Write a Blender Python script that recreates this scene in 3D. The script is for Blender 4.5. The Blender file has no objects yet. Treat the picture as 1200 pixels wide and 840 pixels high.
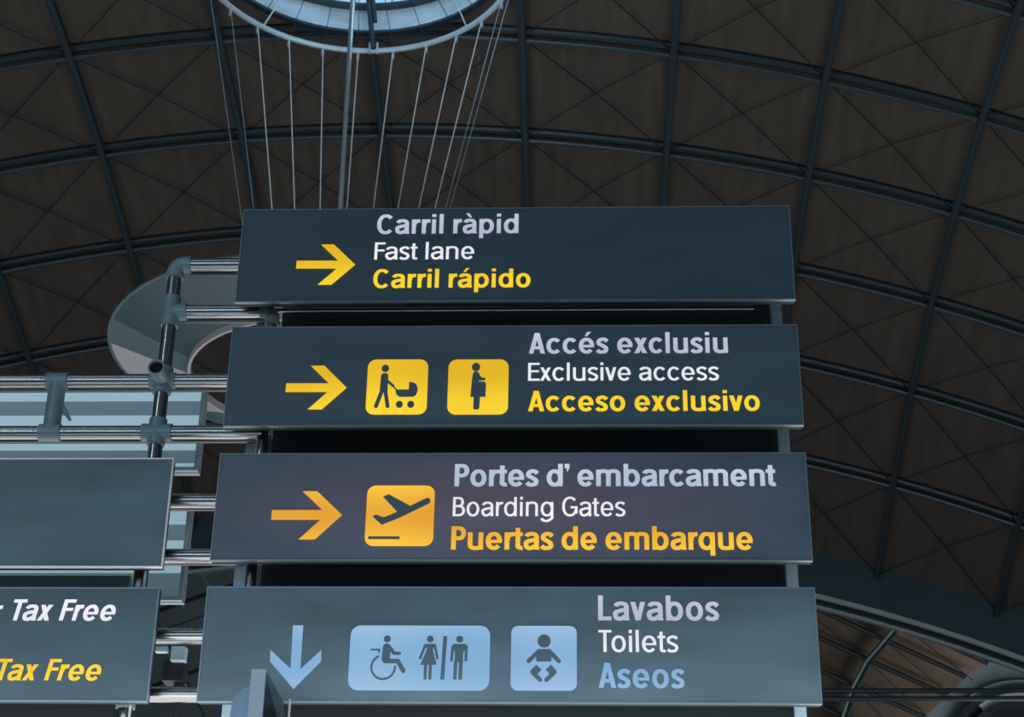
import bpy, math, random
from mathutils import Vector, Matrix, Euler
random.seed(7)
C = bpy.context.scene.collection
R = math.radians

# ------------------------------------------------------------------ camera
FPX = 2050.0
CAM = Vector((0.3587, -8.2182, 1.6))
EUL = Euler((2.034726, -0.014173, 0.036888), 'XYZ')
cd = bpy.data.cameras.new('camera'); cam = bpy.data.objects.new('camera', cd); C.objects.link(cam)
cam.location = CAM; cam.rotation_euler = EUL
cd.sensor_width = 36; cd.lens = 36 * FPX / 1200; cd.clip_end = 500
cd.dof.use_dof = True; cd.dof.focus_distance = 9.4; cd.dof.aperture_fstop = 8.0
bpy.context.scene.camera = cam
RM = EUL.to_matrix()

def at(px, py, Y):
    """real-world point on the vertical plane y = Y seen at a measured photo position"""
    d = RM @ Vector(((px - 600) / FPX, -(py - 420) / FPX, -1))
    return CAM + d * ((Y - CAM.y) / d.y)

# ------------------------------------------------------------------ world, light, exposure
w = bpy.data.worlds.new('hall_ambient'); bpy.context.scene.world = w; w.use_nodes = True
bg = w.node_tree.nodes['Background']; bg.inputs[0].default_value = (0.045, 0.075, 0.1, 1); bg.inputs[1].default_value = 0.55

def lamp(name, loc, target, sx, sy, power, col):
    l = bpy.data.lights.new(name, 'AREA'); l.shape = 'RECTANGLE'; l.size = sx; l.size_y = sy; l.energy = power; l.color = col
    o = bpy.data.objects.new(name, l); C.objects.link(o); o.location = loc
    o.rotation_euler = (Vector(target) - Vector(loc)).to_track_quat('-Z', 'Y').to_euler(); return o
lamp('overhead_strip_fill', (-2, -6.5, 15.5), (-2, 0, 5.2), 26, 1.6, 170, (.88, .95, 1))  # unseen strip added overhead for a streak on the pipes
lamp('high_side_fill', (-10, -15, 13), (-2, 0, 5), 1.6, 3, 130, (.8, .92, 1))  # unseen source added for vertical streaks on the upright pipes
lamp('wide_front_fill', (-3.5, -16.5, 6.6), (0, 0, 4.6), 17, 2.4, 490, (.6, .84, 1))  # unseen wide source added so lower faces and pipes catch light
lamp('low_front_fill', (-1.5, -3.6, 1.3), (-.8, 0, 3.7), 6.5, .9, 36, (.62, .86, 1))  # unseen uplight added to grade the signs brighter downwards
lamp('floor_up_fill', (0, 12, .6), (0, 17, 20), 30, 26, 4200, (1, .97, .93))  # unseen upward fill added as ambient light for the hall
lamp('far_vault_fill', (20, 44, 8), (20, 50, 20), 12, 8, 1500, (1, .93, .84))  # unseen fill added to light the far vault from below
lamp('gable_fill', (17, 54, 12), (17, 60, 17.5), 6, 2, 260, (.8, .92, 1))  # unseen fill added to brighten the gable wall and round window
lamp('drum_fill', (-1.7, 14.6, 20.6), (-3.6, 18.6, 22.5), 1.6, .8, 60, (.72, .9, 1))  # unseen fill added below the ring to light the drum
vs = bpy.context.scene.view_settings
vs.view_transform = 'Standard'; vs.look = 'None'; vs.gamma = 1; vs.use_curve_mapping = False; vs.exposure = 0

# ------------------------------------------------------------------ materials
def srgb(r, g, b):
    f = lambda c: (c / 255) / 12.92 if c / 255 <= .04045 else ((c / 255 + .055) / 1.055) ** 2.4
    return (f(r), f(g), f(b), 1)

def mat(name, col, rough=.5, metal=0, spec=.5, emit=None, es=0, noise=0, nscale=(6, 6, 6), bump=0, col2=None, detail=4):
    m = bpy.data.materials.new(name); m.use_nodes = True; nt = m.node_tree; b = nt.nodes['Principled BSDF']
    b.inputs['Roughness'].default_value = rough; b.inputs['Metallic'].default_value = metal
    b.inputs['Specular IOR Level'].default_value = spec; b.inputs['Base Color'].default_value = col
    if emit: b.inputs['Emission Color'].default_value = emit; b.inputs['Emission Strength'].default_value = es
    if noise or bump or col2:
        tc = nt.nodes.new('ShaderNodeTexCoord'); mp = nt.nodes.new('ShaderNodeMapping'); mp.inputs['Scale'].default_value = nscale
        nz = nt.nodes.new('ShaderNodeTexNoise'); nz.inputs['Scale'].default_value = 1; nz.inputs['Detail'].default_value = detail
        nt.links.new(tc.outputs['Object'], mp.inputs[0]); nt.links.new(mp.outputs[0], nz.inputs['Vector'])
        rp = nt.nodes.new('ShaderNodeValToRGB'); rp.color_ramp.elements[0].position = .3; rp.color_ramp.elements[1].position = .7
        c2 = col2 or tuple(min(1, c * (1 + noise)) for c in col[:3]) + (1,)
        c1 = col if col2 else tuple(c * (1 - noise) for c in col[:3]) + (1,)
        rp.color_ramp.elements[0].color = c1; rp.color_ramp.elements[1].color = c2
        nt.links.new(nz.outputs['Fac'], rp.inputs[0]); nt.links.new(rp.outputs[0], b.inputs['Base Color'])
        if bump:
            bp = nt.nodes.new('ShaderNodeBump'); bp.inputs['Strength'].default_value = bump
            nt.links.new(nz.outputs['Fac'], bp.inputs['Height']); nt.links.new(bp.outputs[0], b.inputs['Normal'])
    return m

def backlit(name, c_lo, c_hi, strength, freq=2.2, phase=0.0, xw=.5):
    """internally lit acrylic: the tubes behind it make soft brighter bands"""
    m = bpy.data.materials.new(name); m.use_nodes = True; nt = m.node_tree; b = nt.nodes['Principled BSDF']
    tc = nt.nodes.new('ShaderNodeTexCoord'); sp = nt.nodes.new('ShaderNodeSeparateXYZ'); nt.links.new(tc.outputs['Object'], sp.inputs[0])
    def mth(op, a, bb=None, v=0.0):
        n = nt.nodes.new('ShaderNodeMath'); n.operation = op; nt.links.new(a, n.inputs[0])
        if bb is not None: nt.links.new(bb, n.inputs[1])
        else: n.inputs[1].default_value = v
        return n.outputs[0]
    z = mth('ADD', mth('MULTIPLY', sp.outputs[2], v=2 * math.pi * freq), v=phase)
    s = mth('MULTIPLY', mth('SINE', z), v=.5)
    x = mth('MULTIPLY', mth('SINE', mth('MULTIPLY', sp.outputs[0], v=7.0)), v=xw * .35)
    f = mth('ADD', mth('ADD', s, x), v=.5)
    rp = nt.nodes.new('ShaderNodeValToRGB'); rp.color_ramp.elements[0].color = c_lo; rp.color_ramp.elements[1].color = c_hi
    nt.links.new(f, rp.inputs[0]); nt.links.new(rp.outputs[0], b.inputs['Emission Color'])
    b.inputs['Emission Strength'].default_value = strength; b.inputs['Base Color'].default_value = (.02, .02, .02, 1)
    b.inputs['Roughness'].default_value = .4
    return m

M = {}
def face_mat(name, base, noise=.16, glow=None, gs=0):
    m = mat(name, base, .42, 0, .5, noise=noise, nscale=(1.2, 1, 4), detail=6)
    nt = m.node_tree; b = nt.nodes['Principled BSDF']
    # fine satin streaks in the roughness
    tc = nt.nodes.new('ShaderNodeTexCoord'); mp = nt.nodes.new('ShaderNodeMapping'); mp.inputs['Scale'].default_value = (3, 3, 22)
    nz = nt.nodes.new('ShaderNodeTexNoise'); nz.inputs['Scale'].default_value = 1; nz.inputs['Detail'].default_value = 5
    mr = nt.nodes.new('ShaderNodeMapRange'); mr.inputs[3].default_value = .36; mr.inputs[4].default_value = .52
    nt.links.new(tc.outputs['Object'], mp.inputs[0]); nt.links.new(mp.outputs[0], nz.inputs['Vector']); nt.links.new(nz.outputs['Fac'], mr.inputs[0]); nt.links.new(mr.outputs[0], b.inputs['Roughness'])
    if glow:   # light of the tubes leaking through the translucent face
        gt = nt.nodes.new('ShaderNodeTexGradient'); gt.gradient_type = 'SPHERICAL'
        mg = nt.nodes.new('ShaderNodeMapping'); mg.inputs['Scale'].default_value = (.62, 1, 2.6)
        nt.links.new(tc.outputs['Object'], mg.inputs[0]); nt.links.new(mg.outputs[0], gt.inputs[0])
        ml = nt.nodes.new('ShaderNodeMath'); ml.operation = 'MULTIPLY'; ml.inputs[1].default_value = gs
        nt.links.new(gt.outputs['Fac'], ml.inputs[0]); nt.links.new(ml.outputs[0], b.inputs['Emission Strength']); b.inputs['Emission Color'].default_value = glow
    return m
M['face_top'] = face_mat('shaded_slate_face', (.046, .088, .115, 1))  # darker copy: weaker light on the top sign put into the colour
M['face'] = face_mat('satin_slate_face', (.062, .108, .142, 1))
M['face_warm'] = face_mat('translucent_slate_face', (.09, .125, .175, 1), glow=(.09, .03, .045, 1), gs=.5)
M['face_pale'] = face_mat('lit_slate_face', (.088, .146, .186, 1), noise=.26)  # paler copy: stronger light on the lower signs put into the colour
M['housing'] = mat('dark_housing', (.01, .02, .027, 1), .6)
M['trim'] = mat('satin_trim', (.2, .28, .32, 1), .35, .5)
M['trim_bright'] = mat('bright_trim', (.85, .88, .9, 1), .35, .1)
M['figure'] = mat('slate_figure', (.075, .125, .16, 1), .45)
M['yellow'] = backlit('yellow_backlit', srgb(226, 180, 10), srgb(250, 212, 34), 1.0, 1.9, .6)
M['amber'] = backlit('amber_backlit', srgb(226, 158, 28), srgb(252, 196, 50), 1.0, 2.3, 1.2)
M['lilac'] = backlit('lilac_backlit', srgb(176, 180, 202), srgb(196, 200, 220), 1.0, 2, 0)
M['paleblue'] = backlit('pale_blue_backlit', srgb(172, 188, 208), srgb(194, 206, 220), 1.0, 2, 0, 1.2)
M['white'] = backlit('white_backlit', srgb(226, 226, 236), srgb(250, 246, 248), 1.0, 2, 0)
M['skyblue'] = backlit('sky_blue_backlit', srgb(122, 168, 208), srgb(158, 192, 222), 1.0, 1.7, 2.3)
M['chrome'] = mat('polished_steel', (.36, .37, .385, 1), .24, 1)
M['fitting'] = mat('painted_blue_grey', (.19, .28, .32, 1), .42, .15, noise=.1, nscale=(9, 9, 9))
M['dark_chrome'] = mat('dull_steel', (.1, .11, .12, 1), .3, 1)
M['hole'] = mat('pipe_bore', (.004, .006, .008, 1), .8)
M['post'] = mat('pale_blue_post', (.44, .64, .78, 1), .45, .05, noise=.12, nscale=(8, 8, 30))
M['bracket'] = mat('pale_grey_bracket', (.74, .8, .9, 1), .5, 0, noise=.08, nscale=(10, 10, 10))
M['bracket_plate'] = mat('pale_blue_bracket', (.4, .56, .7, 1), .5, 0, noise=.08, nscale=(10, 10, 10))
M['fin'] = mat('dark_blue_fin', (.02, .045, .06, 1), .4, .2)
M['board'] = mat('dark_backing', (.009, .018, .025, 1), .6)
M['teal'] = mat('teal_backing', (.06, .14, .175, 1), .5)
M['roof'] = mat('brown_perforated_panel', (.082, .075, .067, 1), .8, 0, .2, noise=.17, nscale=(5, .5, 1.5), detail=8)
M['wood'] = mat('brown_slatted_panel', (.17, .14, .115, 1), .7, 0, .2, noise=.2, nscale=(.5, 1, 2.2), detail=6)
M['steel'] = mat('dark_blue_steel', (.024, .043, .058, 1), .45, .3)
M['steel_lite'] = mat('blue_steel_tube', (.045, .08, .105, 1), .4, .3)
M['beam'] = mat('dark_teal_beam', (.028, .062, .082, 1), .5, .1, noise=.06, nscale=(1, 1, 1))
M['flange'] = mat('grey_blue_flange', (.36, .46, .5, 1), .5, .1)
M['rod'] = mat('dark_rod', (.012, .015, .018, 1), .6)
M['cable'] = mat('bright_cable', (.8, .78, .75, 1), .3, .6)
M['ring'] = mat('pale_ring_paint', (.42, .55, .62, 1), .32, .2)
M['mast'] = mat('grey_mast', (.32, .44, .52, 1), .3, .3)
M['drum'] = mat('pale_drum_sheet', (.5, .62, .7, 1), .4, .2, noise=.22, nscale=(1.6, 1.6, 3))
M['sky'] = mat('sky_glass', (.1, .1, .1, 1), .3, emit=srgb(120, 160, 190), es=1.5)
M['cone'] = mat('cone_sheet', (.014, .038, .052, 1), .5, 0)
M['cone_pale'] = mat('cone_pale_tone', (.24, .255, .28, 1), .5, 0)
M['cone_mid'] = mat('cone_mid_tone', (.045, .08, .1, 1), .5, 0)
M['blank'] = mat('blank_acrylic', (.16, .25, .29, 1), .35, emit=srgb(74, 90, 98), es=.7)
M['blank_tube'] = mat('blank_acrylic_tube', (.3, .4, .45, 1), .35, emit=srgb(138, 168, 182), es=.8)
M['wall'] = mat('grey_wall', (.2, .27, .3, 1), .8, noise=.08, nscale=(.4, .4, .4))
M['floor'] = mat('hall_floor', (.12, .125, .13, 1), .25, noise=.1, nscale=(.5, .5, .5))
M['glass'] = mat('dim_glass', (.022, .026, .032, 1), .25)
M['bandlight'] = mat('pale_rim', (.8, .86, .88, 1), .4)

# ------------------------------------------------------------------ helpers
ORG = {}
def empty(name, loc, label=None, cat=None, group=None, kind=None, parent=None):
    o = bpy.data.objects.new(name, None); C.objects.link(o); o.empty_display_size = .1
    loc = Vector(loc); ORG[o] = loc
    if parent: o.parent = parent; o.location = loc - ORG[parent]
    else: o.location = loc
    return tag(o, label, cat, group, kind)
def tag(o, label=None, cat=None, group=None, kind=None):
    for k, v in (('label', label), ('category', cat), ('group', group), ('kind', kind)):
        if v: o[k] = v
    return o

class Mesh:
    def __init__(s): s.v = []; s.f = []
    def add(s, vs, fs):
        n = len(s.v); s.v += [Vector(a) for a in vs]; s.f += [tuple(i + n for i in f) for f in fs]; return s
    def box(s, x0, x1, y0, y1, z0, z1):
        return s.add([(x0, y0, z0), (x1, y0, z0), (x1, y1, z0), (x0, y1, z0), (x0, y0, z1), (x1, y0, z1), (x1, y1, z1), (x0, y1, z1)],
                     [(0, 3, 2, 1), (4, 5, 6, 7), (0, 1, 5, 4), (1, 2, 6, 5), (2, 3, 7, 6), (3, 0, 4, 7)])
    def tube(s, pts, r, n=10, caps=True, closed=False):
        pts = [Vector(p) for p in pts]; k = len(pts); rs = r if isinstance(r, (list, tuple)) else [r] * k
        vs = []; up = None
        for i, p in enumerate(pts):
            if closed: t = pts[(i + 1) % k] - pts[i - 1]
            else: t = pts[min(i + 1, k - 1)] - pts[max(i - 1, 0)]
            t.normalize()
            if up is None:
                up = Vector((0, 0, 1)) if abs(t.z) < .9 else Vector((0, 1, 0))
            a = (up - t * up.dot(t)).normalized(); b = t.cross(a); up = a
            vs += [p + (a * math.cos(2 * math.pi * j / n) + b * math.sin(2 * math.pi * j / n)) * rs[i] for j in range(n)]
        fs = []
        for i in range(k if closed else k - 1):
            A = i * n; B = ((i + 1) % k) * n
            fs += [(A + j, A + (j + 1) % n, B + (j + 1) % n, B + j) for j in range(n)]
        if caps and not closed: fs += [tuple(range(n - 1, -1, -1)), tuple((k - 1) * n + j for j in range(n))]
        return s.add(vs, fs)
    def prism(s, poly, y0, y1):
        """poly of (x, z) extruded along y"""
        n = len(poly)
        return s.add([(x, y0, z) for x, z in poly] + [(x, y1, z) for x, z in poly],
                     [tuple(range(n)), tuple(range(2 * n - 1, n - 1, -1))] + [(i, i + n, (i + 1) % n + n, (i + 1) % n) for i in range(n)])
    def build(s, name, m, parent=None, smooth=False, label=None, cat=None, group=None, kind=None, org=None, at0=None):
        o0 = ORG[parent] if parent else Vector((0, 0, 0))
        org = Vector(org) if org is not None else (s.center() if parent is None else o0)
        me = bpy.data.meshes.new(name); me.from_pydata([v - org for v in s.v], [], s.f); me.materials.append(m); me.update()
        if smooth:
            for p in me.polygons: p.use_smooth = True
            me.set_sharp_from_angle(angle=R(40))
        o = bpy.data.objects.new(name, me); C.objects.link(o); ORG[o] = org
        o.parent = parent; o.location = org - o0
        return tag(o, label, cat, group, kind)
    def center(s):
        a = [min(v[i] for v in s.v) for i in range(3)]; b = [max(v[i] for v in s.v) for i in range(3)]
        return Vector(((a[0] + b[0]) / 2, (a[1] + b[1]) / 2, a[2]))

# ------------------------------------------------------------------ structure: floor, back wall
fl = Mesh().box(-32, 32, -14, 66, -.2, 0).build('floor', M['floor'], kind='structure')
bw = Mesh().box(-32, 13.6, 63, 63.3, 0, 34).build('wall_back', mat('dim_back_wall', (.03, .04, .045, 1), .8), kind='structure')

# ------------------------------------------------------------------ vaulted roof (double-curved, measured grid)
Q = [-3.75323, 18.53292, 22.70448, 0.00947, 31.45983, 47.0056, 0.09617, 0.09536, 0.0839, 0.06645, -0.08364]
DU = {0: 0.03, 1: 0.0699, 2: 0.034, 3: 0.0118, 4: -0.0067, 5: -0.0043, 6: -0.0138, 7: -0.0315, 8: -0.0296, 9: -0.0292}
DV = {-1: 0.0629, 0: 0.0408, 1: -0.0175, 2: -0.0537, 3: -0.0857, 4: -0.0272, 5: 0.045}
def lerp_tab(T, x):
    ks = sorted(T); x = max(ks[0], min(ks[-1], x)); a = math.floor(x); a = min(a, ks[-1] - 1) if x < ks[-1] else ks[-1] - 1
    t = x - a; return T[a] * (1 - t) + T[a + 1] * t
def surf(i, j, up=0.0):
    u = Q[6] + Q[7] * (i + lerp_tab(DU, i) - 5); v = Q[8] + Q[9] * (j + lerp_tab(DV, j) - 1)
    r1 = Q[4] + up; rho = Q[5] - Q[4] + r1 * math.cos(u)
    x, y, z = r1 * math.sin(u), rho * math.sin(v), rho * math.cos(v) - Q[5]
    ct, st = math.cos(Q[10]), math.sin(Q[10]); y, z = y * ct - z * st, y * st + z * ct
    c, s = math.cos(Q[3]), math.sin(Q[3])
    return Vector((Q[0] + x * c - y * s, Q[1] + x * s + y * c, Q[2] + z))
ceil = empty('ceiling', (Q[0], Q[1], Q[2]), kind='structure')
I0, I1, J0, J1 = -1, 11, -4, 5
RING = Vector((-3.6, 16.0, 21.75))
RD = 2.86
def in_opening(i, j): return 3 <= i < 5 and -2 <= j < 0
for i in range(I0, I1):
    for j in range(J0, J1):
        m = Mesh(); N = 4; g = .012
        if in_opening(i, j):
            # panel trimmed to the round skylight opening
            ci = 4 if i == 3 else 4; cj = -1
            def P(s, t): return surf(i + s, j + t, .2)
            ks = 14
            cornerI, cornerJ = (0 if i == 3 else 1), (0 if j == -2 else 1)
            inner = []; outer = []
            for k in range(ks + 1):
                a = k / ks * math.pi / 2
                dx = -math.cos(a) if i == 3 else math.cos(a); dy = -math.sin(a) if j == -2 else math.sin(a)
                # outer on the square of the two-bay opening
                q = max(abs(dx), abs(dy)); oi, oj = 4 + dx / q, -1 + dy / q
                outer.append(surf(oi, oj, .2))
                z = surf(4, -1, .2).z
                pr = Vector((RING.x + dx * (RD + .06), RING.y + dy * (RD + .06), 0)); po = outer[-1]
                if (Vector((po.x, po.y, 0)) - Vector((RING.x, RING.y, 0))).length < RD + .1: pr = Vector((po.x, po.y, 0))
                inner.append(Vector((pr.x, pr.y, max(po.z, z - .02))))
            vs = inner + outer; K = ks + 1
            m.add(vs + [v + Vector((0, 0, .05)) for v in vs], [(k, k + 1, K + k + 1, K + k) for k in range(ks)] + [(2 * K + k, 2 * K + k + 1, 3 * K + k + 1, 3 * K + k) for k in range(ks)])
        else:
            top = []
            for b in range(N + 1):
                for a in range(N + 1):
                    s = g + (1 - 2 * g) * a / N; t = g + (1 - 2 * g) * b / N
                    top.append((i + s, j + t))
            vs = [surf(s, t, .2) for s, t in top] + [surf(s, t, .27) for s, t in top]; K = (N + 1) ** 2; W = N + 1
            fs = []
            for b in range(N):
                for a in range(N):
                    q = (b * W + a, b * W + a + 1, (b + 1) * W + a + 1, (b + 1) * W + a)
                    fs.append(q); fs.append(tuple(K + x for x in reversed(q)))
            ring_ = [a for a in range(W)] + [b * W + N for b in range(1, W)] + [N * W + a for a in range(N - 1, -1, -1)] + [b * W for b in range(N - 1, 0, -1)]
            fs += [(ring_[k], ring_[k] + K, ring_[(k + 1) % len(ring_)] + K, ring_[(k + 1) % len(ring_)]) for k in range(len(ring_))]
            m.add(vs, fs)
        m.build('ceiling_panel', M['roof'], ceil)
# outer skin above the joints
m = Mesh(); cells = []
for i in range(I0, I1):
    for j in range(J0, J1):
        if not in_opening(i, j): m.add([surf(i, j, .3), surf(i + 1, j, .3), surf(i + 1, j + 1, .3), surf(i, j + 1, .3)], [(0, 1, 2, 3)])
m.build('roof_deck', M['rod'], ceil)
for j in range(J0, J1):       # arch ribs: dark upper tube and a paler lower one, as a pair
    pts = [surf(I0 + k * .25, j) for k in range(int((I1 - I0) * 4) + 1)]
    if j == -1:
        parts_ = [[p for p in pts if p.x < RING.x - 2.95], [p for p in pts if p.x > RING.x + 2.95]]
    else: parts_ = [pts]
    for pp in parts_:
        r = Mesh().tube([p + Vector((0, -.06, .12)) for p in pp], .08, 8).build('arch_rib', M['steel'], ceil, True)
        Mesh().tube([p + Vector((0, .05, -.03)) for p in pp], .05, 8).build('lower_chord', M['steel_lite'], r, True)
for i in range(I0, I1 + 1):   # purlins running down the vault
    pts = [surf(i, J0 + k * .25, -.1) for k in range(int((J1 - J0) * 4) + 1)]
    pts[-1] = surf(i, 5.0, -.1)
    if i == 4: segs = [[p for p in pts if p.y < RING.y - 2.95], [p for p in pts if p.y > RING.y + 2.95]]
    else: segs = [pts]
    for pp in segs: Mesh().tube(pp, .075, 8).build('purlin', M['steel_lite'], ceil, True)
for i in range(I0, I1):       # crossed bracing rods in every bay
    for j in range(J0, J1):
        if in_opening(i, j): continue
        Mesh().tube([surf(i, j, .0), surf(i + .5, j + .5, .02), surf(i + 1, j + 1, .0)], .014, 5).build('bracing_rod', M['rod'], ceil)
        Mesh().tube([surf(i + 1, j, .06), surf(i + .5, j + .5, .08), surf(i, j + 1, .06)], .010, 5).build('bracing_rod', M['rod'], ceil)

# ------------------------------------------------------------------ deep edge beam closing the vault
beam = empty('edge_beam', surf(5, 5), 'deep dark teal arched beam closing the lower edge of the brown vault', 'beam')
bp = [surf(I0 + k * .25, 5.0) for k in range(int((I1 - I0) * 4) + 1)]
def ribbon(pts, dy0, dy1, dz0, dz1):
    m = Mesh(); n = len(pts); vs = []
    for p in pts: vs += [p + Vector((0, dy0, dz0)), p + Vector((0, dy1, dz0)), p + Vector((0, dy1, dz1)), p + Vector((0, dy0, dz1))]
    fs = [(0, 1, 2, 3), tuple((n - 1) * 4 + q for q in (3, 2, 1, 0))]
    for k in range(n - 1):
        for q in range(4): fs.append((k * 4 + q, (k + 1) * 4 + q, (k + 1) * 4 + (q + 1) % 4, k * 4 + (q + 1) % 4))
    return m.add(vs, fs)
ribbon(bp, 0, .3, -.88, .42).build('beam_web', M['beam'], beam)
ribbon(bp, .02, .1, -1.0, -.88).build('bottom_flange', M['flange'], beam)
ribbon(bp, .1, .62, -.96, -.92).build('soffit', M['steel'], beam)
ribbon(bp, .62, .75, -1.04, -.94).build('rear_flange', M['flange'], beam, label='paler rear flange')

# ------------------------------------------------------------------ far vault with lit wooden panels
rows = [(686, .46, 1158, 44.5), (714, .46, 1132, 46), (747, .453, 1110, 48), (785, .447, 1083, 50.5), (827, .44, 1056, 53.5), (873, .43, 1020, 57)]
archx = [1051, 1034, 1014, 998, 986, 976]
far = empty('ceiling', at(1030, 780, 49), kind='structure')
def rp(k, x): y0, s, e, Y = rows[k]; return at(x, y0 + s * (x - 960), Y)
for k in range(len(rows) - 1):
    xa = [rows[k][2] + 8, rows[k + 1][2] + 8]
    offs = [-440, -330, -220, -110, 0]
    cols = [((archx[k] + a, archx[k + 1] + a), (archx[k] + b, archx[k + 1] + b)) for a, b in zip(offs, offs[1:])] + [((archx[k], archx[k + 1]), (xa[0], xa[1]))]
    for (a0, a1), (b0, b1) in cols:
        vs = [rp(k, a0), rp(k, b0), rp(k + 1, b1), rp(k + 1, a1)]
        up = Vector((0, .25, .3)); vs = [v + up for v in vs] + [v + up * 1.3 for v in vs]
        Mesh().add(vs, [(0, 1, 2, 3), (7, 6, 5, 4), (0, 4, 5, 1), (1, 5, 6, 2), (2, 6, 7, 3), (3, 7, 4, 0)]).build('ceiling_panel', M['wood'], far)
        Mesh().tube([rp(k, a0), rp(k + 1, b1)], .02, 5).build('bracing_rod', M['rod'], far)
for k in range(len(rows)):
    Mesh().tube([rp(k, archx[k] - 440), rp(k, rows[k][2])], .085, 8).build('purlin', M['steel'], far, True)
for off in (0, -110, -220, -330):
    Mesh().tube([rp(k, archx[k] + off) + Vector((0, -.05, -.1)) for k in range(len(rows))], .06, 8).build('arch_rib', M['mast'], far, True)
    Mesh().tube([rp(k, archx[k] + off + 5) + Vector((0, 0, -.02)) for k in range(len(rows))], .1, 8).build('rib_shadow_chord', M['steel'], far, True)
# dim far structure seen between the left and centre signs
fl2 = empty('ceiling', at(220, 760, 50), kind='structure')
YL = [(100, 640), (340, 560)], [(100, 700), (340, 645)], [(100, 765), (340, 725)], [(100, 830), (340, 800)], [(100, 910), (340, 890)]
for k in range(4):
    (a, b), (c, d) = YL[k], YL[k + 1]; q = [at(*a, 50 + k), at(*b, 50 + k), at(*d, 51 + k), at(*c, 51 + k)]
    q = [v + Vector((0, .4, .2)) for v in q] + [v + Vector((0, .5, .3)) for v in q]
    Mesh().add(q, [(0, 1, 2, 3), (7, 6, 5, 4), (0, 4, 5, 1), (1, 5, 6, 2), (2, 6, 7, 3), (3, 7, 4, 0)]).build('ceiling_panel', M['wall'], fl2)
for a, b, r_, mm in (((120, 738), (300, 676), .075, 'rod'), ((130, 820), (300, 762), .07, 'rod'), ((120, 700), (300, 652), .06, 'rod'), ((216, 640), (256, 706), .05, 'mast'), ((150, 752), (300, 700), .02, 'rod'), ((170, 700), (240, 840), .02, 'rod')):
    Mesh().tube([at(*a, 48), at(*b, 48)], r_, 8).build('purlin', M[mm], fl2, True)
# grey gable wall with a round window
gw = at(1100, 780, 60)
wr = Mesh().box(at(1030, 800, 60).x, at(1600, 800, 60).x, 60, 60.4, 0, at(1200, 640, 60).z).build('wall_right', M['wall'], kind='structure')
rc = at(1206, 900, 59.8); k29 = (at(1206, 900, 59.8) - at(1306, 900, 59.8)).length / 100
rw = empty('window_2', rc, kind='structure')
def annulus(c, r0, r1, y0, y1, a0=0, a1=360, n=72):
    m = Mesh(); full = (a1 - a0) >= 360; vs = []
    for k in range(n + (0 if full else 1)):
        a = R(a0 + (a1 - a0) * k / n)
        for r_, y_ in ((r0, y0), (r1, y0), (r1, y1), (r0, y1)): vs.append((c.x + r_ * math.cos(a), c.y + y_, c.z + r_ * math.sin(a)))
    N = n if full else n + 1; fs = []
    for k in range(n):
        A = k * 4; B = ((k + 1) % N) * 4
        for q in range(4): fs.append((A + q, B + q, B + (q + 1) % 4, A + (q + 1) % 4))
    return m.add(vs, fs)
annulus(rc, 99 * k29, 106 * k29, -.1, .2, 20, 128).build('outer_rim', M['bandlight'], rw, label='pale outer rim')
annulus(rc, 91 * k29, 99.5 * k29, -.35, .2).build('frame_ring', M['steel'], rw)
annulus(rc, 82 * k29, 91 * k29, -.02, .2, 60, 124).build('reveal', M['bandlight'], rw, label='pale reveal between the rims')
annulus(rc, 75 * k29, 82 * k29, -.3, .2).build('frame_ring', M['steel'], rw)
annulus(rc, .01, 92 * k29, .0, .1).build('pane', M['glass'], rw)
for py, nm in ((809, 'upper'), (818.5, 'lower')):
    a, b = at(500, py + 1, 42), at(1420, py - .5, 42)
    Mesh().tube([a, b], .075, 8).build('tie_rod', M['steel_lite'], None, True, label='dark horizontal steel tie rod crossing below the far vault, %s of the pair' % nm, cat='tie rod', group='pair of horizontal tie rods')

# ------------------------------------------------------------------ round skylight drum
sk = empty('window_1', RING + Vector((0, 0, .6)), kind='structure')
def drum(r0, r1, z0, z1, n=64, c=RING):
    m = Mesh(); vs = []
    for k in range(n):
        a = 2 * math.pi * k / n
        for r_, z_ in ((r0, z0), (r1, z0), (r1, z1), (r0, z1)): vs.append((c.x + r_ * math.cos(a), c.y + r_ * math.sin(a), z_))
    return m.add(vs, [(k * 4 + q, ((k + 1) % n) * 4 + q, ((k + 1) % n) * 4 + (q + 1) % 4, k * 4 + (q + 1) % 4) for k in range(n) for q in range(4)])
drum(2.84, 2.92, 22.2, 22.68).build('drum_wall', M['drum'], sk, True)
drum(2.84, 2.96, 22.14, 22.2).build('lower_rim', M['steel'], sk, True)
drum(2.7, 2.95, 22.66, 22.74).build('upper_rim', M['steel'], sk, True)
drum(2.76, 2.95, 22.74, 23.3).build('lantern_wall', M['sky'], sk, True, label='bright glazed upper band')
drum(.02, 3.0, 23.3, 23.36).build('glass_disc', M['sky'], sk)
for k in range(24):
    a = 2 * math.pi * (k + .5) / 24; p = RING + Vector((2.74 * math.cos(a), 2.74 * math.sin(a), 0))
    Mesh().tube([(p.x, p.y, 22.7), (p.x, p.y, 23.3)], .03, 6).build('glazing_bar', M['ring'], sk)

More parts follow.
